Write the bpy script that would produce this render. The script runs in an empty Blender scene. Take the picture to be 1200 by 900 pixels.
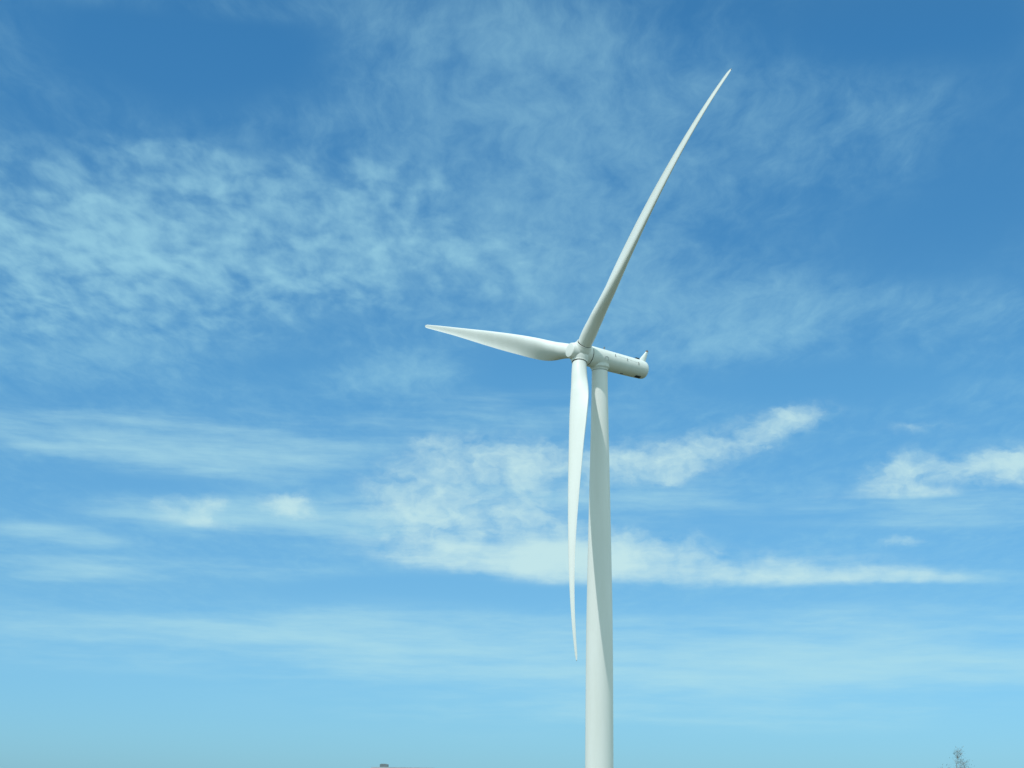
import bpy, bmesh, math, random
import numpy as np
from mathutils import Vector, Matrix

random.seed(11)
rng = np.random.default_rng(5)
scene = bpy.context.scene
COL = scene.collection
R = math.radians

# ------------------------------------------------------------------ helpers
def tag(o, label=None, cat=None, group=None, kind=None):
    if label: o['label'] = label
    if cat: o['category'] = cat
    if group: o['group'] = group
    if kind: o['kind'] = kind
    return o

def empty(name, loc):
    o = bpy.data.objects.new(name, None)
    o.location = loc
    o.empty_display_size = 1.0
    COL.objects.link(o)
    return o

def link_mesh(name, verts, faces, mat, parent=None, smooth=True, sharp=None):
    me = bpy.data.meshes.new(name)
    me.from_pydata([tuple(map(float, v)) for v in verts], [], [tuple(f) for f in faces])
    me.validate()
    bm = bmesh.new(); bm.from_mesh(me)
    bmesh.ops.recalc_face_normals(bm, faces=bm.faces)
    bm.to_mesh(me); bm.free()
    if smooth:
        me.shade_smooth()
        if sharp: me.set_sharp_from_angle(angle=R(sharp))
    me.materials.append(mat)
    o = bpy.data.objects.new(name, me)
    COL.objects.link(o)
    if parent is not None: o.parent = parent
    return o

class Geo:
    """collects vertices and faces of one mesh"""
    def __init__(s): s.v = []; s.f = []
    def add(s, v, f):
        k = len(s.v); s.v += [tuple(map(float, q)) for q in v]; s.f += [tuple(i + k for i in q) for q in f]
    def loft(s, rings, cap0=True, cap1=True):
        n = len(rings[0]); v = [p for r in rings for p in r]; f = []
        for i in range(len(rings) - 1):
            for j in range(n):
                f.append((i*n + j, i*n + (j+1) % n, (i+1)*n + (j+1) % n, (i+1)*n + j))
        if cap0: f.append(tuple(range(n))[::-1])
        if cap1: f.append(tuple((len(rings)-1)*n + j for j in range(n)))
        s.add(v, f)
    def lathe(s, prof, o, ax, n=64, cap0=True, cap1=True):
        """prof: list of (distance along axis, radius)"""
        ax = Vector(ax).normalized(); a, b = basis(ax); o = Vector(o)
        s.loft([[o + ax*d + (a*math.cos(2*math.pi*j/n) + b*math.sin(2*math.pi*j/n))*r for j in range(n)] for d, r in prof], cap0, cap1)
    def box(s, c, ex, ey, ez, bev=0.0):
        """c centre, ex/ey/ez half extent vectors"""
        c, ex, ey, ez = map(Vector, (c, ex, ey, ez))
        if bev <= 0:
            v = [c + ex*i + ey*j + ez*k for k in (-1, 1) for j in (-1, 1) for i in (-1, 1)]
            s.add(v, [(0,2,3,1),(4,5,7,6),(0,1,5,4),(2,6,7,3),(0,4,6,2),(1,3,7,5)])
        else:
            lx, ly, lz = ex.length, ey.length, ez.length
            q = [(1-bev/lx, 1), (1, 1-bev/ly)]
            o = [(sx*a, sy*b) for sx, sy, fl in ((1,1,0),(-1,1,1),(-1,-1,0),(1,-1,1)) for a, b in (q[::-1] if not fl else q)]
            rings = []
            for k, sc in ((-1, 1-bev/min(lx, ly)), (-1+bev/lz, 1), (1-bev/lz, 1), (1, 1-bev/min(lx, ly))):
                rings.append([c + ex*a*sc + ey*b*sc + ez*k for a, b in o])
            s.loft(rings)
    def build(s, name, mat, parent=None, smooth=True, sharp=35):
        return link_mesh(name, s.v, s.f, mat, parent, smooth, sharp)

def basis(ax):
    t = Vector((0, 0, 1)) if abs(ax.z) < .9 else Vector((1, 0, 0))
    a = ax.cross(t).normalized(); return a, ax.cross(a).normalized()

# ------------------------------------------------------------------ materials
def new_mat(name):
    m = bpy.data.materials.new(name); m.use_nodes = True
    nt = m.node_tree; b = nt.nodes['Principled BSDF']
    return m, nt, b

def paint(name, col, rough=.38, dirt=.06, scale=.6, streak=True, coat=0.0):
    m, nt, b = new_mat(name)
    tc = nt.nodes.new('ShaderNodeTexCoord')
    mp = nt.nodes.new('ShaderNodeMapping'); mp.inputs['Scale'].default_value = (scale, scale, scale*(.12 if streak else 1))
    nz = nt.nodes.new('ShaderNodeTexNoise'); nz.inputs['Scale'].default_value = 1.0; nz.inputs['Detail'].default_value = 6; nz.inputs['Roughness'].default_value = .6
    nt.links.new(tc.outputs['Object'], mp.inputs['Vector']); nt.links.new(mp.outputs['Vector'], nz.inputs['Vector'])
    rp = nt.nodes.new('ShaderNodeValToRGB')
    rp.color_ramp.elements[0].position = .32; rp.color_ramp.elements[1].position = .62
    rp.color_ramp.elements[0].color = tuple(c*(1-dirt*k) for c, k in zip(col, (1.6, 1.5, 2.0))) + (1,)
    rp.color_ramp.elements[1].color = tuple(col) + (1,)
    nt.links.new(nz.outputs['Fac'], rp.inputs['Fac']); nt.links.new(rp.outputs['Color'], b.inputs['Base Color'])
    mr = nt.nodes.new('ShaderNodeMapRange'); mr.inputs['To Min'].default_value = rough+.12; mr.inputs['To Max'].default_value = rough-.04
    nt.links.new(nz.outputs['Fac'], mr.inputs['Value']); nt.links.new(mr.outputs['Result'], b.inputs['Roughness'])
    b.inputs['Specular IOR Level'].default_value = .4
    return m

M_white = paint('gelcoat_white', (.775, .80, .765), .42, .03, .35)
M_tower = paint('tower_paint', (.785, .815, .785), .5, .035, .5)
M_nac = paint('nacelle_paint', (.765, .80, .765), .45, .05, .7)
M_dark = paint('dark_rubber', (.03, .033, .035), .6, .1, 2, False)
M_grey = paint('grey_metal', (.22, .23, .24), .5, .1, 2, False)
M_lamp = paint('amber_lens', (.25, .12, .05), .3, .1, 2, False)
M_mark = paint('grey_marking', (.42, .45, .46), .5, .05, 2, False)
M_roof = paint('roof_sheet', (.30, .35, .37), .6, .12, .8)
M_brick = paint('house_brick', (.33, .26, .22), .8, .1, 1.5, False)
M_chim = paint('chimney_render', (.17, .21, .23), .8, .1, 1.5, False)
M_glass = paint('window_glass', (.04, .05, .06), .1, .05, 1, False)
M_bark = paint('bark', (.34, .32, .31), .85, .2, 4)

def leaf_mat():
    m, nt, b = new_mat('leaves')
    gi = nt.nodes.new('ShaderNodeTexCoord'); nz = nt.nodes.new('ShaderNodeTexNoise'); nz.inputs['Scale'].default_value = .9
    nt.links.new(gi.outputs['Object'], nz.inputs['Vector'])
    rp = nt.nodes.new('ShaderNodeValToRGB'); rp.color_ramp.elements[0].color = (.10, .11, .09, 1); rp.color_ramp.elements[1].color = (.19, .19, .16, 1)
    rp.color_ramp.elements[0].position = .35; rp.color_ramp.elements[1].position = .65
    nt.links.new(nz.outputs['Fac'], rp.inputs['Fac']); nt.links.new(rp.outputs['Color'], b.inputs['Base Color'])
    b.inputs['Roughness'].default_value = .6
    return m
M_leaf = leaf_mat()

def ground_mat():
    m, nt, b = new_mat('dry_field')
    tc = nt.nodes.new('ShaderNodeTexCoord')
    n1 = nt.nodes.new('ShaderNodeTexNoise'); n1.inputs['Scale'].default_value = .012; n1.inputs['Detail'].default_value = 4
    n2 = nt.nodes.new('ShaderNodeTexNoise'); n2.inputs['Scale'].default_value = 1.4; n2.inputs['Detail'].default_value = 8
    for n in (n1, n2): nt.links.new(tc.outputs['Object'], n.inputs['Vector'])
    r1 = nt.nodes.new('ShaderNodeValToRGB'); r1.color_ramp.elements[0].color = (.07, .08, .035, 1); r1.color_ramp.elements[1].color = (.13, .12, .065, 1)
    r1.color_ramp.elements[0].position = .4; r1.color_ramp.elements[1].position = .6
    r2 = nt.nodes.new('ShaderNodeValToRGB'); r2.color_ramp.elements[0].color = (.6, .6, .55, 1); r2.color_ramp.elements[1].color = (1, 1, 1, 1)
    mx = nt.nodes.new('ShaderNodeMix'); mx.data_type = 'RGBA'; mx.blend_type = 'MULTIPLY'; mx.inputs['Factor'].default_value = 1
    nt.links.new(n1.outputs['Fac'], r1.inputs['Fac']); nt.links.new(n2.outputs['Fac'], r2.inputs['Fac'])
    nt.links.new(r1.outputs['Color'], mx.inputs['A']); nt.links.new(r2.outputs['Color'], mx.inputs['B'])
    nt.links.new(mx.outputs['Result'], b.inputs['Base Color']); b.inputs['Roughness'].default_value = .95
    return m

# ------------------------------------------------------------------ ground
g = Geo(); rr = [0, 20, 60, 150, 300, 600, 1500, 4000, 12000]; n = 96
v = [(0, 0, 0)]; f = []
for r_ in rr[1:]:
    v += [(r_*math.cos(2*math.pi*j/n), r_*math.sin(2*math.pi*j/n), 0) for j in range(n)]
for j in range(n): f.append((0, 1+j, 1+(j+1) % n))
for i in range(len(rr)-2):
    for j in range(n): f.append((1+i*n+j, 1+(i+1)*n+j, 1+(i+1)*n+(j+1) % n, 1+i*n+(j+1) % n))
g.add(v, f)
tag(g.build('ground', ground_mat(), smooth=False), kind='structure')

# ------------------------------------------------------------------ wind turbine
T = Vector((14.837, 279.123, 0))
HUB_H, TILT, PHI, PSI = 80.062, .0930, .5577, -.2043
BL, C1, C2, OV = 54.397, 5.818, -2.802, 4.068
N = Vector((-math.cos(PHI)*math.cos(TILT), -math.sin(PHI)*math.cos(TILT), math.sin(TILT)))   # rotor axis, upwind
U = Vector((math.sin(PHI), -math.cos(PHI), 0)); W = U.cross(N)
if W.z < 0: W = -W
AX0 = T + Vector((0, 0, HUB_H)); HUB = AX0 + N*OV
turb = empty('wind_turbine', T)
tag(turb, 'tall white three bladed wind turbine standing alone against the blue sky', 'wind turbine')
L0 = -T                                     # world point -> turbine point
def loc(p): return Vector(p) + L0

# tower: tapered tube
g = Geo()
zs = [0, .12, .121, 4, 12.3, 25.7, 33, 39.5, 46, 53.7, 60, 66, 72.4, 75, 77.9]
rs = [2.42, 2.42, 2.28, 2.28, 2.26, 2.22, 2.18, 2.09, 1.96, 1.81, 1.66, 1.53, 1.41, 1.36, 1.33]
prof = []
zz = np.concatenate([[0, .12, .125], np.linspace(.5, 77.9, 60)])
prof = [(z, float(np.interp(z, zs, rs))) for z in zz]
k = np.array([p_[1] for p_ in prof[3:]]); k2 = np.convolve(np.pad(k, 3, 'edge'), np.ones(7)/7, 'valid')
prof = prof[:3] + [(p_[0], float(q)) for p_, q in zip(prof[3:], k2)]
g.lathe(prof, (0, 0, 0), (0, 0, 1), 128)
tower = g.build('tower', M_tower, turb)
# gap ring under the yaw bearing and the yaw collar
g = Geo(); g.lathe([(77.9, 1.27), (78.0, 1.27)], (0, 0, 0), (0, 0, 1), 96); g.build('yaw_bearing', M_dark, tower)

# nacelle: tube along the rotor axis with a collar that flares into it
NA = Vector((-math.cos(PHI)*math.cos(.064), -math.sin(PHI)*math.cos(.064), math.sin(.064)))
def axp(d): return loc(AX0 + (N if d > 2.4 else NA)*d)           # point on the rotor axis, d metres upwind of the tower axis
nac_d = [2.33, 2.28, 2.2, 1.6, 0, -2, -4, -6, -7.8, -8.75, -9.15, -9.35, -9.42]
nac_r = [1.66, 1.73, 1.77, 1.78, 1.76, 1.73, 1.70, 1.66, 1.62, 1.58, 1.50, 1.36, 1.15]
g = Geo(); g.lathe(list(zip(nac_d, nac_r)), axp(0), NA, 96)
col = [[Vector((math.cos(2*math.pi*j/96)*r, math.sin(2*math.pi*j/96)*r, z)) for j in range(96)]
       for z, r in ((77.98, 1.33), (78.0, 1.39), (78.12, 1.40), (78.24, 1.44), (78.36, 1.52), (78.48, 1.64), (79.0, 1.68))]
g.loft(col)
nac = g.build('nacelle', M_nac, turb, sharp=40)
NS = N.cross(Vector((0, 0, 1))).normalized()                  # sideways
if NS.y > 0: NS = -NS                                         # the side facing the road
NU = NS.cross(N); NU = NU if NU.z > 0 else -NU
def onnac(d, ang, r=None):                                    # point on the skin, ang from straight up towards the road side
    r = float(np.interp(-d, [-q for q in nac_d], nac_r)) if r is None else r
    return axp(d) + (NU*math.cos(R(ang)) + NS*math.sin(R(ang)))*r, (NU*math.cos(R(ang)) + NS*math.sin(R(ang)))
def skin_box(gm, d, ang, ld, lw, h, bev=0.0):
    p_, nn = onnac(d, ang); t = N.cross(nn).normalized()
    gm.box(p_ + nn*(h*.5 - .02), N*ld*.5, t*lw*.5, nn*(h*.5 + .02), bev)
# rear fin
g = Geo()
def fin_pt(d, up, w): return axp(d) + NU*up + NS*w
lo, hi = 1.25, 3.45
rings = []
for t in np.linspace(0, 1, 8):
    up = lo + (hi-lo)*t; le = -7.75 - 1.65*t; te = -9.32 - .55*t; w = .30*(1-.55*t)
    rings.append([fin_pt(le + .02, up, 0), fin_pt(le*.8+te*.2, up, w), fin_pt(le*.3+te*.7, up, w), fin_pt(te, up, w*.35), fin_pt(te, up, -w*.35), fin_pt(le*.3+te*.7, up, -w), fin_pt(le*.8+te*.2, up, -w)])
g.loft(rings); fin = g.build('tail_fin', M_white, nac, sharp=50)
g = Geo(); g.box(fin_pt(-9.64, 3.53, 0), N*.24, NS*.12, NU*.11, .04); g.lathe([(0, .10), (.16, .10), (.2, .06)], fin_pt(-9.66, 3.6, 0), NU, 16)
g.build('warning_lamp', M_lamp, fin)
# instrument mast, roof vent, belly vents, lifting lugs, hatch, seam
g = Geo(); p_, nn = onnac(-.9, -8); g.lathe([(-.1, .10), (.45, .09), (.46, .14), (.66, .14), (.68, .08)], p_, NU, 16); g.build('instrument_mast', M_grey, nac)
g = Geo(); skin_box(g, -7.55, 0, .8, .9, .22, .06); g.build('roof_vent', M_dark, nac)
g = Geo(); skin_box(g, -7.75, 164, 1.1, .6, .08, .03); g.build('belly_vent', M_dark, nac)
g = Geo(); skin_box(g, -4.5, 171,   .6, .28, .04, .01); g.build('belly_vent', M_grey, nac)
for d, an in ((-2.1, 62), (-4.6, 69), (-7.0, 73)):
    g = Geo(); skin_box(g, d, an, .10, .36, .08, .02); skin_box(g, d - .02, an + 10, .14, .10, .05); g.build('lifting_lug', M_grey, nac)
g = Geo()
for d0 in np.linspace(-2.5, -6.7, 9):
    skin_box(g, d0 - .25, 62 + 11*(-d0 - 2.1)/4.9, .5, .035, .012)
g.build('panel_seam', M_mark, nac, smooth=False)
# arched hatch outline in front of the tower
g = Geo()
pts = [(-.34, 112), (-.34, 100)] + [(-.34*math.cos(R(a)), 100 - 9*math.sin(R(a))) for a in range(15, 180, 15)] + [(.34, 100), (.34, 107)]
for (d0, a0), (d1, a1) in zip(pts[:-1], pts[1:]):
    p0, n0 = onnac(-.25 + d0, a0 - 4); p1, n1 = onnac(-.25 + d1, a1 - 4); dirv = p1 - p0
    if dirv.length < 1e-4: continue
    g.box((p0+p1)/2 + n0*.01, dirv*.55, dirv.cross(n0).normalized()*.045, n0*.025)
g.build('hatch', M_mark, nac, smooth=False)

# hub: seam, spinner body and flat nose
g = Geo(); g.lathe([(2.30, 1.60), (2.46, 1.60)], axp(0), N, 96); g.build('main_bearing', M_dark, nac)
g = Geo(); hd = lambda d: d - OV
g.lathe([(2.46, 1.64), (2.50, 1.73), (2.6, 1.77), (3.3, 1.78), (4.2, 1.76), (4.9, 1.66), (5.5, 1.47), (5.95, 1.32), (6.12, 1.27), (6.2, 1.2), (6.27, .9), (6.31, .5), (6.32, .1)], axp(0), N, 96)
ROOT = [PSI + math.pi/3, PSI - math.pi/3, PSI + math.pi]
hub = g.build('hub', M_white, turb, sharp=28)

KS = np.array([.035, .08, .13, .18, .24, .32, .42, .53, .64, .75, .85, .93, .98])
KC = np.array([2.42, 2.60, 3.22, 3.66, 3.72, 3.50, 3.16, 2.64, 2.04, 1.50, 1.13, .86, .64])
KB = np.radians([24, 24, 21, 16.4, 11.4, 7.5, 5.1, 2.7, .6, -.6, -1.6, -2.6, -3.2])
TS = np.array([.03, .06, .09, .13, .18, .24, .35, .5, .7, 1]); TCV = np.array([1, .95, .81, .67, .56, .48, .335, .25, .185, .15])
def naca(x, tc): return tc/.2*(.2969*np.sqrt(x) - .126*x - .3516*x**2 + .2843*x**3 - .1036*x**4)
def section(c, tc):
    nh = 48
    x = (1 - np.cos(np.linspace(0, np.pi, nh)))/2
    bl = float(np.clip((tc-.56)/.4, 0, 1)); bl = bl*bl*(3-2*bl)
    yt = naca(x, min(tc, .66)); camber = .050*(x**2)*(1-x)*6.75*float(np.clip((.62-tc)/.28, 0, 1))
    te = .5*.05*float(np.clip((tc-.18)/.3, 0, 1))                    # flat trailing edge near the root
    s_ = yt + camber + te*x; p_ = -yt*.92 + camber*1.25 - te*x       # suction side, pressure side
    cir = np.sqrt(np.maximum(0, .25-(x-.5)**2))*1.0
    s_ = s_*(1-bl) + cir*bl; p_ = p_*(1-bl) - cir*bl
    xs = np.concatenate([x[::-1], x[1:]]); ys = np.concatenate([s_[::-1], p_[1:]])
    return xs, ys                                                     # TE(suction) -> LE -> TE(pressure)
def blade(a):
    d = W*math.cos(a) + U*math.sin(a); et = -W*math.sin(a) + U*math.cos(a)
    rings = []
    ss = np.concatenate([np.linspace(1.94/BL, .3, 90), np.linspace(.305, .97, 110), [.98, .988, .994, .9975, .9995]])
    for s in ss:
        c = float(np.interp(s, KS, KC)); be = float(np.interp(s, KS, KB)); tc = float(np.interp(s, TS, TCV))
        # smooth the piecewise tables
        q = np.linspace(-.03, .03, 7)
        c = float(np.mean(np.interp(np.clip(s+q, KS[0], 1), KS, KC))); be = float(np.mean(np.interp(s+q, KS, KB))); tc = float(np.mean(np.interp(s+q, TS, TCV)))
        if s < .06: c = 2.42 + (c-2.42)*max(0, (s-.03)/.03)
        if s > .975: c *= math.sqrt(max(.02, 1-((s-.975)/.0255)**2))
        le = et*math.cos(be) + N*math.sin(be); pr_ = N*math.cos(be) - et*math.sin(be)
        pa = .35 + .15*float(np.clip((tc-.45)/.5, 0, 1))
        o = loc(HUB) + d*(BL*s) + N*(C1*s + C2*s**4)
        bump = math.exp(-((s-.155)/.085)**2)*min(1, max(0, (s-.036)/.09)); o = o + pr_*(.05*bump) - le*(.23*bump)
        xs, ys = section(c, tc)
        rings.append([o + le*((pa-x)*c) - pr_*(y*c) for x, y in zip(xs, ys)])
    g = Geo(); g.loft(rings)
    b = g.build('blade', M_white, turb, sharp=60)
    b.cycles.shadow_terminator_offset = .15
    # small dark receptor at the tip
    o = loc(HUB) + d*(BL*.9985) + N*(C1 + C2); g = Geo()
    g.lathe([(-.10, .03), (.0, .08), (.10, .07), (.14, .03)], o, d, 16); g.build('tip_receptor', M_mark, b)
    # collar on the hub and dark root seal
    dd = (d + N*(C1/BL)).normalized()
    o = loc(HUB); g = Geo()
    g.lathe([(.9, 1.62), (1.25, 1.56), (1.55, 1.42), (1.72, 1.36), (1.90, 1.34), (1.92, 1.30)], o, dd, 80, False, True)
    g.build('blade_collar', M_white, hub, sharp=30)
    g = Geo(); g.lathe([(1.84, 1.25), (2.0, 1.25)], o, dd, 80); g.build('root_seal', M_dark, b)
for a in ROOT: blade(a)

# ------------------------------------------------------------------ tree whose top shows at the lower edge
def add_tree(name, label, base, ht, crowns, seed):
    rnd = random.Random(seed)
    t = empty(name, base); tag(t, label, 'tree')
    g = Geo()
    def limb(p0, p1, r0, r1, k=6):
        p0, p1 = Vector(p0), Vector(p1); d = p1 - p0; a, b = basis(d.normalized())
        mid = (p0+p1)/2 + Vector((rnd.uniform(-.1, .1), rnd.uniform(-.1, .1), 0))*d.length*.5
        rings = [[c + (a*math.cos(2*math.pi*j/k) + b*math.sin(2*math.pi*j/k))*r for j in range(k)] for c, r in ((p0, r0), (mid, (r0+r1)/2), (p1, r1))]
        g.loft(rings)
    top = Vector((crowns[0][0], crowns[0][1], crowns[0][2]))
    limb((0, 0, 0), (.1, 0, ht*.4), .24, .17, 10); fork = Vector((.1, 0, ht*.4))
    ends = []
    for cx, cy, cz, r, n in crowns:
        limb(fork, (cx, cy, cz), .08, .02); ends.append((Vector((cx, cy, cz)), r, n))
    tw = []
    for c, r, n in ends:
        for i in range(n):
            v = Vector((rnd.gauss(0, 1), rnd.gauss(0, 1), rnd.gauss(.2, 1))).normalized()*r*rnd.uniform(.5, 1.15)
            v.z *= 1.25
            limb(c - Vector((0, 0, r*.6)) + v*.1, c + v, .016, .007, 4); tw.append(c + v)
            for q in range(2):
                w_ = c + v*rnd.uniform(.5, .9); u_ = w_ + Vector((rnd.uniform(-.5, .5), rnd.uniform(-.5, .5), rnd.uniform(.05, .6)))
                limb(w_, u_, .012, .006, 4); tw.append(u_)
    g.build('trunk', M_bark, t)
    g = Geo()
    for p_ in tw:
        for q in range(4):
            c = p_ + Vector((rnd.gauss(0, .20), rnd.gauss(0, .20), rnd.gauss(-.05, .22))); s_ = rnd.uniform(.03, .07)
            a = Vector((rnd.gauss(0, 1), rnd.gauss(0, 1), rnd.gauss(0, 1))).normalized(); b, e_ = basis(a)
            g.add([c - a*s_*1.4, c + b*s_*.6, c + a*s_*1.4, c - b*s_*.6], [(0, 1, 2, 3)])
    g.build('crown', M_leaf, t, smooth=False)

add_tree('tree', 'thin leafy tree whose top just rises over the lower right edge of the picture', (56.4, 220, -.25), 13,
         [(.75, 0, 11.1, 1.1, 34), (.55, .2, 12.6, .65, 14), (-1.0, .1, 10.1, 1.0, 30), (-1.9, .1, 9.9, .8, 16), (-.2, -.4, 8.4, 1.6, 30), (1.1, .3, 8.0, 1.6, 30), (-1.7, 0, 7.6, 1.2, 20), (.2, .3, 6.2, 1.9, 24)], 4)

# ------------------------------------------------------------------ farmhouse whose ridge and chimney show at the lower edge
H0 = Vector((-10.9, 184, 0)); hs = empty('farmhouse', H0)
tag(hs, 'low farmhouse with a pale roof and dark chimney just showing at the bottom edge', 'house')
Lx, Dy, Ev, Rd = 3.35, 4.0, 5.4, 8.52
g = Geo()
g.add([(-Lx+.3, -Dy+.4, 0), (Lx-.3, -Dy+.4, 0), (Lx-.3, Dy-.4, 0), (-Lx+.3, Dy-.4, 0), (-Lx+.3, -Dy+.4, Ev), (Lx-.3, -Dy+.4, Ev), (Lx-.3, Dy-.4, Ev), (-Lx+.3, Dy-.4, Ev), (-Lx+.3, 0, Rd-.25), (Lx-.3, 0, Rd-.25)],
      [(0,1,5,4), (2,3,7,6), (1,2,6,9,5), (3,0,4,8,7), (0,3,2,1), (4,5,9,8), (6,7,8,9)])
g.build('wall', M_brick, hs, smooth=False)
g = Geo(); sl = Vector((0, Dy+.3, -(Rd-Ev)*(Dy+.3)/Dy)).normalized(); ln = math.hypot(Dy+.3, (Rd-Ev)*(Dy+.3)/Dy)
for sy in (-1, 1):
    e_ = Vector((0, sy*sl.y, sl.z)); nn = Vector((0, -sy*sl.z, sl.y))
    g.box(Vector((0, 0, Rd-.02)) + e_*(ln*.5 + .02) + nn*.06, (Lx, 0, 0), e_*(ln*.5), nn*.06)
g.box((0, 0, Rd+.03), (Lx+.01, 0, 0), (0, .16, 0), (0, 0, .05), .02)
roof = g.build('roof', M_roof, hs, smooth=False)
g = Geo(); g.box((-2.0, .5, Rd-.15), (.44, 0, 0), (0, .36, 0), (0, 0, .54), .02); g.box((-2.05, .5, Rd+.41), (.30, 0, 0), (0, .24, 0), (0, 0, .02), .01)
g.build('chimney', M_chim, roof, smooth=False)
for x in (-1.8, 1.8):
    g = Geo(); g.box((x, -Dy+.37, 2.6), (.6, 0, 0), (0, .06, 0), (0, 0, .75), .02); wn = g.build('window', M_white, hs, smooth=False)
    g = Geo(); g.box((x, -Dy+.30, 2.6), (.5, 0, 0), (0, .02, 0), (0, 0, .65)); g.build('pane', M_glass, wn, smooth=False)
g = Geo(); g.box((0, -Dy+.37, 1.05), (.5, 0, 0), (0, .05, 0), (0, 0, 1.05), .02); g.build('door', M_grey, hs, smooth=False)

# ------------------------------------------------------------------ camera
cam = bpy.data.cameras.new('camera'); co = bpy.data.objects.new('camera', cam); COL.objects.link(co)
cam.sensor_fit = 'HORIZONTAL'; cam.sensor_width = 36; cam.lens = 60.0; cam.clip_end = 30000; cam.clip_start = .1
th, ro = .25658, .01465
fw = Vector((0, math.cos(th), math.sin(th))); up0 = Vector((0, -math.sin(th), math.cos(th))); rt0 = Vector((1, 0, 0))
rt = rt0*math.cos(ro) + up0*math.sin(ro); up = up0*math.cos(ro) - rt0*math.sin(ro)
co.matrix_world = Matrix(((rt.x, up.x, -fw.x, 0), (rt.y, up.y, -fw.y, 0), (rt.z, up.z, -fw.z, 2.2), (0, 0, 0, 1)))
scene.camera = co

# ------------------------------------------------------------------ sun
SAZ, SEL = R(35), R(58)
sdir = Vector((-math.sin(SAZ)*math.cos(SEL), -math.cos(SAZ)*math.cos(SEL), math.sin(SEL)))
sl_ = bpy.data.lights.new('sun', 'SUN'); sl_.energy = 2.7; sl_.angle = R(.6); sl_.color = (1.0, .975, .935)
so = bpy.data.objects.new('sun', sl_); COL.objects.link(so); so.location = (0, 0, 200)
so.rotation_euler = sdir.to_track_quat('Z', 'Y').to_euler()

# ------------------------------------------------------------------ sky
world = bpy.data.worlds.new('World'); scene.world = world; world.use_nodes = True
nt = world.node_tree; nt.nodes.clear()
def nd(t, **kw):
    n_ = nt.nodes.new(t)
    for k_, v_ in kw.items(): setattr(n_, k_, v_)
    return n_
def put(sock, v_):
    if hasattr(v_, 'is_output'): nt.links.new(v_, sock)
    else: sock.default_value = v_
def M(op, a, b=0.0, c=0.0, clamp=False):
    n_ = nd('ShaderNodeMath', operation=op, use_clamp=clamp); put(n_.inputs[0], a); put(n_.inputs[1], b); put(n_.inputs[2], c); return n_.outputs[0]
def VM(op, a, b=(0, 0, 0), s=None):
    n_ = nd('ShaderNodeVectorMath', operation=op); put(n_.inputs[0], a)
    if op == 'SCALE': put(n_.inputs['Scale'], s)
    else: put(n_.inputs[1], b)
    return n_.outputs['Value'] if op in ('LENGTH', 'DOT_PRODUCT') else n_.outputs[0]
def smooth(x, lo, hi, a=0.0, b=1.0):
    n_ = nd('ShaderNodeMapRange', interpolation_type='SMOOTHSTEP'); put(n_.inputs[0], x)
    for i_, q_ in enumerate((lo, hi, a, b)): put(n_.inputs[1+i_], q_)
    return n_.outputs[0]
def noise(vec, scale, detail=5, rough=.55, dist=0.0, color=False, lac=2.0, w=None):
    n_ = nd('ShaderNodeTexNoise'); n_.noise_dimensions = '2D'
    put(n_.inputs['Vector'], vec); put(n_.inputs['Scale'], scale); n_.inputs['Detail'].default_value = detail
    n_.inputs['Roughness'].default_value = rough; n_.inputs['Distortion'].default_value = dist; n_.inputs['Lacunarity'].default_value = lac
    return n_.outputs['Color'] if color else n_.outputs['Fac']
def mapv(vec, loc_=(0, 0, 0), rot=0.0, sc=(1, 1, 1), typ='POINT'):
    n_ = nd('ShaderNodeMapping', vector_type=typ); put(n_.inputs['Vector'], vec)
    n_.inputs['Location'].default_value = loc_; n_.inputs['Rotation'].default_value = (0, 0, rot); n_.inputs['Scale'].default_value = sc
    return n_.outputs[0]
def comb(x, y, z=0.0):
    n_ = nd('ShaderNodeCombineXYZ'); put(n_.inputs[0], x); put(n_.inputs[1], y); put(n_.inputs[2], z); return n_.outputs[0]

tcn = nd('ShaderNodeTexCoord'); DIR = tcn.outputs['Generated']
sep = nd('ShaderNodeSeparateXYZ'); nt.links.new(DIR, sep.inputs[0]); dx, dy, dz = sep.outputs
AZ = M('MULTIPLY', M('ARCTAN2', dx, dy), 57.29578)
EL = M('MULTIPLY', M('ARCSINE', dz), 57.29578)
AE = comb(AZ, EL)                                     # azimuth and elevation of the sky direction in degrees
zc = M('MAXIMUM', M('ADD', dz, .02), .03)
PL = comb(M('DIVIDE', dx, zc), M('DIVIDE', dy, zc))   # position on a flat cloud layer, in layer heights
# warped coordinates: clouds get uneven outlines
w1 = VM('SUBTRACT', noise(mapv(AE, (3, 7, 0), 0, (.16, .30, 1)), 1, 3, .5, 0, True), (.5, .5, .5))
w2 = VM('SUBTRACT', noise(mapv(AE, (11, 2, 0), 0, (.75, 1.25, 1)), 1, 5, .6, 0, True), (.5, .5, .5))
AEw = VM('ADD', VM('ADD', AE, VM('MULTIPLY', w1, (5.0, 1.6, 0))), VM('MULTIPLY', w2, (1.5, .8, 0)))
AEs = VM('ADD', AE, VM('MULTIPLY', w1, (3.0, .5, 0)))

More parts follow.
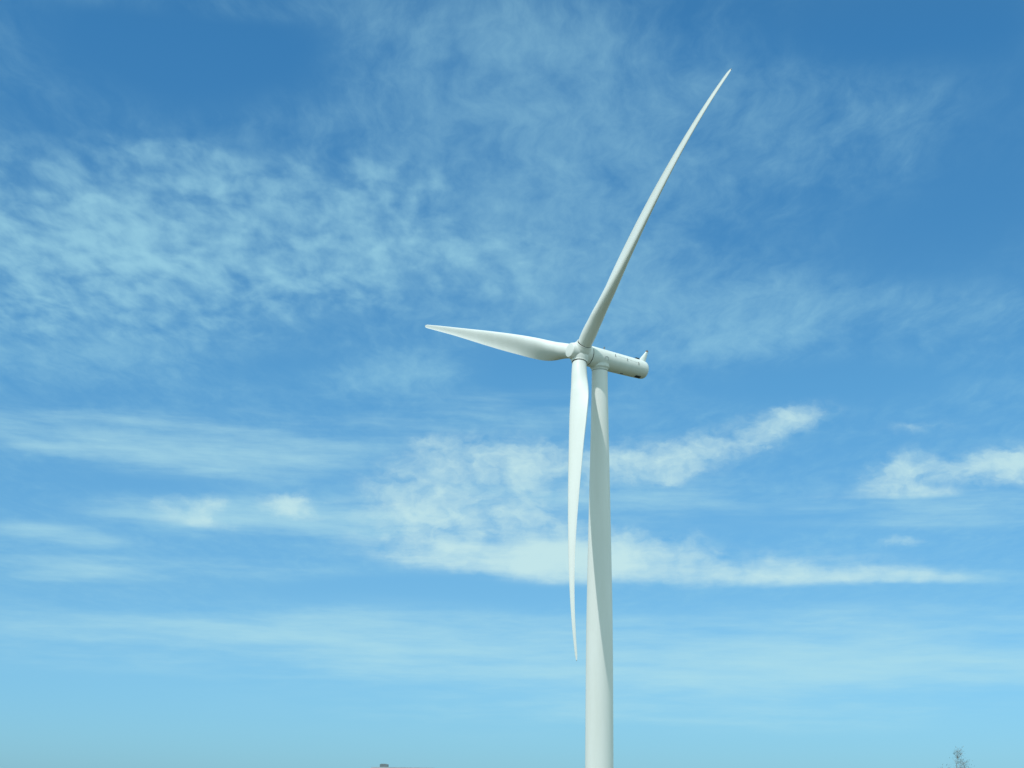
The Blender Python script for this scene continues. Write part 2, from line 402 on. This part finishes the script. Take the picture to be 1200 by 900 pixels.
# cloud banks: azimuth, elevation, half width, half height (degrees), turn, density, soft core
PUFF = [
    (-15.17, 19.00, 10.91, 4.58, -7.2, 0.62, 0),
    (-6.13, 19.94, 10.36, 4.01, 4.8, 0.5, 0),
    (-16.49, 18.04, 5.72, 3.72, 0.8, 0.35, 0),
    (-0.06, 18.42, 8.45, 2.58, 3.8, 0.35, 0),
    (-14.07, 16.03, 9.54, 1.72, 0.8, 0.3, 0),
    (-8.30, 21.23, 7.99, 2.29, 0.8, 0.2, 0),
    (-10.51, 18.55, 12.69, 3.44, 0.8, 0.25, 0),
    (-12.82, 22.13, 3.71, 1.15, 0.8, 0.2, 0),
    (-6.34, 17.94, 4.22, 1.72, 0.8, 0.2, 0),
]
VEIL = [
    (-2.65, 24.85, 10.42, 4.30, 0.8, 0.2, 0),
    (3.56, 23.24, 11.22, 4.58, 0.8, 0.2, 0),
    (10.84, 23.01, 8.40, 3.44, 0.8, 0.12, 0),
    (7.70, 16.73, 8.38, 1.83, 3.8, 0.45, 0),
    (-1.27, 18.97, 9.69, 4.30, 0.8, 0.3, 0),
    (-11.67, 26.61, 6.41, 0.86, 0.8, 0.3, 0),
    (16.03, 16.87, 4.19, 1.29, 0.8, 0.12, 0),
    (-3.85, 14.90, 5.93, 1.15, 0.8, 0.42, 0),
    (-13.99, 14.92, 9.78, 1.43, 0.8, 0.4, 0),
    (4.75, 18.14, 6.63, 2.01, 0.8, 0.3, 0),
    (1.06, 26.30, 9.59, 1.43, 0.8, 0.2, 0),
    (7.09, 15.83, 4.76, 0.69, 4.8, 0.25, 0),
]
HOLES = [
    (-11.57, 25.27, 7.29, 2.86, 0.8, 0.45, 0.1),
    (13.66, 26.09, 7.66, 2.58, 0.8, 0.3, 0.1),
    (14.48, 19.46, 5.77, 3.15, 0.8, 0.22, 0.1),
    (-0.00, 14.99, 3.86, 1.43, 0.8, 0.4, 0.1),
    (-7.97, 15.02, 4.15, 1.15, 0.8, 0.3, 0.1),
    (-3.34, 7.74, 7.52, 0.74, 0.8, 0.4, 0.1),
    (10.55, 14.56, 6.81, 1.15, 0.8, 0.3, 0.1),
    (17.23, 22.52, 3.72, 5.73, 0.8, 0.15, 0),
    (8.14, 10.14, 5.82, 0.86, 0.8, 0.2, 0),
    (-12.85, 10.95, 4.67, 0.69, 0.8, 0.2, 0),
]
STREAK = [
    (-15.19, 12.61, 11.74, 1.72, 0.8, 0.46, 0),
    (-8.66, 11.72, 7.61, 1.43, 0.8, 0.25, 0),
    (-4.83, 9.60, 3.78, 1.26, -3.2, 0.5, 0),
    (-8.85, 9.94, 6.40, 1.09, -1.2, 0.5, 0),
    (14.58, 10.51, 6.41, 1.15, 0.8, 0.3, 0),
    (13.92, 8.16, 8.10, 0.49, -0.2, 0.45, 0),
    (-4.09, 13.32, 10.60, 1.72, 0.8, 0.36, 0),
    (-11.52, 12.00, 12.30, 1.38, 0.8, 0.36, 0),
    (-14.82, 8.10, 4.63, 0.74, -2.2, 0.58, 0),
    (-15.71, 9.12, 4.93, 0.86, -4.2, 0.38, 0),
    (-7.91, 8.29, 8.11, 0.57, 0.8, 0.3, 0),
    (-3.58, 6.25, 10.95, 1.78, -1.2, 0.52, 0),
    (-7.55, 6.56, 7.50, 0.86, 0.8, 0.35, 0),
    (10.80, 5.45, 13.53, 2.86, 0.8, 0.8, 0),
    (0.14, 5.19, 16.11, 2.58, 0.8, 0.4, 0),
    (-14.93, 6.16, 7.49, 2.01, 0.8, 0.4, 0),
    (14.88, 5.91, 8.06, 2.01, 0.8, 0.4, 0),
    (1.29, 3.55, 18.66, 1.15, 0.8, 0.25, 0),
    (13.92, 8.19, 7.53, 0.40, -0.2, 0.5, 0),
    (14.29, 10.30, 5.53, 0.86, 0.8, 0.55, 0),
    (-11.66, 9.89, 5.82, 0.86, -4.2, 0.5, 0),
    (7.29, 10.72, 8.75, 1.43, 0.8, 0.35, 0),
    (1.19, 14.14, 5.91, 1.15, 0.8, 0.3, 0),
    (-5.72, 10.28, 5.82, 1.03, 0.8, 0.35, 0),
    (1.80, 11.00, 8.76, 1.72, 0.8, 0.4, 0),
    (-13.74, 8.13, 8.68, 1.72, 0.8, 0.2, 0),
    (-9.44, 5.40, 14.39, 1.72, 0.8, 0.2, 0),
]
FLAT = [
    (-0.34, 8.64, 7.82, 2.46, -3.2, 0.68, 3),
    (1.24, 8.58, 5.21, 1.72, 0.8, 0.35, 3),
    (-1.08, 9.26, 5.81, 2.29, 0.8, 0.3, 2.5),
    (6.97, 8.35, 11.00, 1.38, -1.2, 0.78, 2.4),
    (12.55, 8.10, 7.52, 0.57, -0.2, 0.36, 2),
    (14.60, 10.95, 5.84, 1.26, 2.8, 0.6, 5),
    (-10.39, 9.65, 3.20, 0.86, -5.2, 0.4, 3),
    (-7.15, 10.12, 1.75, 0.74, 0.8, 0.4, 3),
]
HEAP = [
    (-2.83, 10.02, 4.65, 1.78, -5.2, 0.58, 0),
    (0.36, 10.27, 4.08, 1.43, 0.8, 0.4, 0),
    (0.63, 11.99, 5.86, 1.60, -1.2, 0.68, 0),
    (5.15, 12.15, 3.37, 1.32, -1.2, 0.75, 0),
    (-2.00, 11.80, 4.68, 1.66, 6.8, 0.58, 0),
    (7.91, 12.75, 4.41, 1.09, 16.8, 0.65, 0),
    (9.79, 13.45, 2.36, 0.74, 8.8, 0.5, 0),
    (4.98, 9.31, 4.35, 1.03, -5.2, 0.45, 0),
    (14.63, 11.59, 5.56, 1.03, 3.8, 0.6, 0),
    (13.27, 11.86, 2.05, 0.92, 15.8, 0.45, 0),
    (16.83, 11.99, 2.05, 1.09, 0.8, 0.4, 0),
    (-7.25, 10.45, 1.81, 0.77, 4.8, 0.9, 0),
    (-10.97, 10.07, 3.49, 0.74, -7.2, 0.42, 0),
    (13.01, 9.31, 1.22, 0.37, 5.8, 0.6, 0),
    (13.88, 13.04, 2.65, 0.40, 0.8, 0.35, 0),
    (-9.87, 10.40, 0.87, 0.57, 0.8, 0.45, 0),
]
CLOUD = (5.6, 8.0, 8.25)
CLOUD_HIGH = (3.7, 7.0, 8.2)
CLOUD_MID = (4.5, 7.5, 8.2)
def after(coord, val):
    """the same coordinate, evaluated after val: keeps few values alive at once in the shader"""
    n_ = nd('ShaderNodeVectorMath', operation='MULTIPLY_ADD'); put(n_.inputs[0], val); n_.inputs[1].default_value = (1e-9, 1e-9, 1e-9); put(n_.inputs[2], coord)
    return n_.outputs[0]
def mask(blobs, coord):
    tot = None
    for (a_, e_, ra, re_, rot, amp, inner) in blobs:
        coord = coord if tot is None else after(coord, tot)
        m_ = smooth(VM('LENGTH', mapv(coord, (a_, e_, 0), R(rot), (ra, re_, 1), 'TEXTURE')), 1.0, inner, 0.0, amp)
        tot = m_ if tot is None else M('ADD', tot, m_)
    return tot

def flat_mask(blobs, coord):
    """banks with a soft top and a flat base"""
    tot = None
    for (a_, e_, ra, re_, rot, amp, base) in blobs:
        coord = coord if tot is None else after(coord, tot)
        q_ = nd('ShaderNodeSeparateXYZ'); nt.links.new(mapv(coord, (a_, e_, 0), R(rot), (ra, re_, 1), 'TEXTURE'), q_.inputs[0])
        yy = M('MAXIMUM', q_.outputs[1], M('MULTIPLY', q_.outputs[1], -base))
        m_ = smooth(VM('LENGTH', comb(q_.outputs[0], yy)), 1.0, 0.0, 0.0, amp)
        tot = m_ if tot is None else M('ADD', tot, m_)
    return tot
def cloud(m_, tex, lo, hi, amp):
    """mask plus texture, texture fading out with the mask"""
    return M('MULTIPLY', smooth(M('ADD', m_, M('MULTIPLY', tex, smooth(m_, 0.0, .4))), lo, hi), amp)
def octave(*parts):
    tot = None
    for n_, k_ in parts:
        q_ = M('MULTIPLY', M('SUBTRACT', n_, .5), k_); tot = q_ if tot is None else M('ADD', tot, q_)
    return tot
# rippled altocumulus field
pw = VM('ADD', PL, VM('MULTIPLY', VM('SUBTRACT', noise(PL, 6.0, 2, .5, 0, True), (.5, .5, .5)), (.05, .09, 0)))
n_a = noise(mapv(pw, (0, 0, 0), R(-2), (1, .52, 1)), 20.0, 4, .46)
n_b = noise(mapv(pw, (5, 1, 0), R(8), (1, .42, 1)), 7.0, 2, .5)
n_f = noise(mapv(PL, (9, 3, 0), R(-6), (1.0, .35, 1)), 60, 3, .55)
aA = cloud(mask(PUFF, AEs), octave((n_a, 1.5), (n_b, 1.0), (n_f, .35)), .0, 1.6, .72)
# fine cirrus veil
PL = after(PL, aA); AEs = after(AEs, aA)
cw = VM('ADD', PL, VM('MULTIPLY', VM('SUBTRACT', noise(PL, 4.0, 3, .5, 0, True), (.5, .5, .5)), (.09, .14, 0)))
n_c = noise(mapv(cw, (1, 4, 0), R(10), (1.2, .45, 1)), 15.0, 8, .62)
n_d = noise(mapv(cw, (2, 8, 0), R(12), (1.2, .6, 1)), 2.6, 3, .5)
thin = M('MULTIPLY', smooth(EL, 2.0, 9.0), smooth(EL, 38.0, 30.0))
mV0 = M('ADD', mask(VEIL, AEs), M('MULTIPLY', thin, .30))
mV = M('MAXIMUM', M('SUBTRACT', mV0, mask(HOLES, after(AEs, mV0))), 0.0)
aV = cloud(mV, octave((n_c, .95), (n_d, .6)), .0, 1.4, .56)
AEs = after(AEs, aV); AE = after(AE, aV)
# flat streaked stratus low in the sky
n_s = noise(mapv(AEs, (2, 5, 0), R(-1.2), (.10, 1.05, 1)), 1.0, 6, .56)
n_t = noise(mapv(AE, (7, 1, 0), R(1.5), (.45, 3.0, 1)), 1.0, 5, .6)
aS = cloud(mask(STREAK, AEs), octave((n_s, 1.5), (n_t, .55)), .0, 1.35, .72)
AE = after(AE, aS)
# heaped clouds with ragged tops
AEc = VM('ADD', AE, VM('ADD', VM('MULTIPLY', w1, (1.4, .4, 0)), VM('MULTIPLY', w2, (.9, .7, 0))))
n_g = noise(mapv(AEc, (4, 4, 0), 0, (.50, .80, 1)), 1.0, 6, .52)
n_h = noise(mapv(AEc, (8, 6, 0), 0, (1.5, 2.4, 1)), 1.0, 5, .54)
aC = cloud(mask(HEAP, AEc), octave((n_g, 1.45), (n_h, .75)), .0, 1.42, .96)

AEs = after(AEs, aC)
n_k = noise(mapv(AEs, (6, 3, 0), R(-2), (.30, 1.5, 1)), 1.0, 6, .55)
aF = cloud(flat_mask(FLAT, AEs), octave((n_k, 1.2), (n_g, 1.0), (n_h, .4)), .0, 1.35, .95)

def inv(x): return M('SUBTRACT', 1.0, x, clamp=True)
def union(p_, q_): return M('SUBTRACT', 1.0, M('MULTIPLY', inv(p_), inv(q_)), clamp=True)
aHigh, aLow = union(aA, aV), union(aF, aC)
# unseen broken cloud overhead and behind the road, added for ambient fill
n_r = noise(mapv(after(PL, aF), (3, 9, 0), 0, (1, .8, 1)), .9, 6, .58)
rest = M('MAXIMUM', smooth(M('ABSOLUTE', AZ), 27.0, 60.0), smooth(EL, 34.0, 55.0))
aFill = M('MULTIPLY', smooth(n_r, .18, .50), M('MULTIPLY', rest, .95))

sky = nd('ShaderNodeTexSky', sky_type='NISHITA'); sky.sun_disc = False
sky.sun_elevation = SEL; sky.sun_rotation = math.atan2(sdir.x, sdir.y); sky.altitude = 100; sky.air_density = 1.0; sky.dust_density = 1.0; sky.ozone_density = 1.0
SKY_STRENGTH = .1
ramp = nd('ShaderNodeValToRGB'); cr = ramp.color_ramp
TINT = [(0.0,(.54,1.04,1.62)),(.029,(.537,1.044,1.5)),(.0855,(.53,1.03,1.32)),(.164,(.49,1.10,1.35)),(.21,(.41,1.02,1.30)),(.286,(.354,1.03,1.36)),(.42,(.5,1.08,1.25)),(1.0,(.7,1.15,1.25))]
while len(cr.elements) < len(TINT): cr.elements.new(.5)
for e_, (p_, c_) in zip(cr.elements, TINT): e_.position = p_; e_.color = tuple(c_) + (1,)
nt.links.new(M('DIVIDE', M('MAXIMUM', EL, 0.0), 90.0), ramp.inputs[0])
tint = nd('ShaderNodeMix', data_type='RGBA', blend_type='MULTIPLY'); tint.inputs['Factor'].default_value = 1
nt.links.new(sky.outputs[0], tint.inputs['A']); nt.links.new(ramp.outputs[0], tint.inputs['B'])
def layer(under, al, colr):
    n_ = nd('ShaderNodeMix', data_type='RGBA'); n_.clamp_result = False
    nt.links.new(M('MULTIPLY', al, smooth(EL, -1, 3, .2, 1)), n_.inputs['Factor']); nt.links.new(under, n_.inputs['A']); n_.inputs['B'].default_value = colr + (1,)
    return n_.outputs['Result']
lay = layer(tint.outputs['Result'], aHigh, CLOUD_HIGH)        # thin ice cloud stays bluer than the heaps below it
lay = layer(lay, aS, CLOUD_MID)
lay = layer(lay, aLow, CLOUD)
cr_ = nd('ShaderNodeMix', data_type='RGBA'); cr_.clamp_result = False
nt.links.new(M("MULTIPLY", aFill, smooth(EL, -1, 3, .2, 1)), cr_.inputs['Factor']); nt.links.new(lay, cr_.inputs['A'])
cr_.inputs['B'].default_value = (6.6, 9.6, 10.3, 1)          # unseen fill cloud, set brighter than the visible layers to lift shaded sides
bg = nd('ShaderNodeBackground'); bg.inputs['Strength'].default_value = SKY_STRENGTH
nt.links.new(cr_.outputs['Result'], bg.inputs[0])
wo = nd('ShaderNodeOutputWorld'); nt.links.new(bg.outputs[0], wo.inputs[0])

world.cycles.sampling_method = 'MANUAL'; world.cycles.sample_map_resolution = 256
# ------------------------------------------------------------------ view
vs = scene.view_settings
scene.display_settings.display_device = 'sRGB'
vs.view_transform = 'Standard'; vs.look = 'None'; vs.exposure = 0; vs.gamma = 1; vs.use_curve_mapping = False
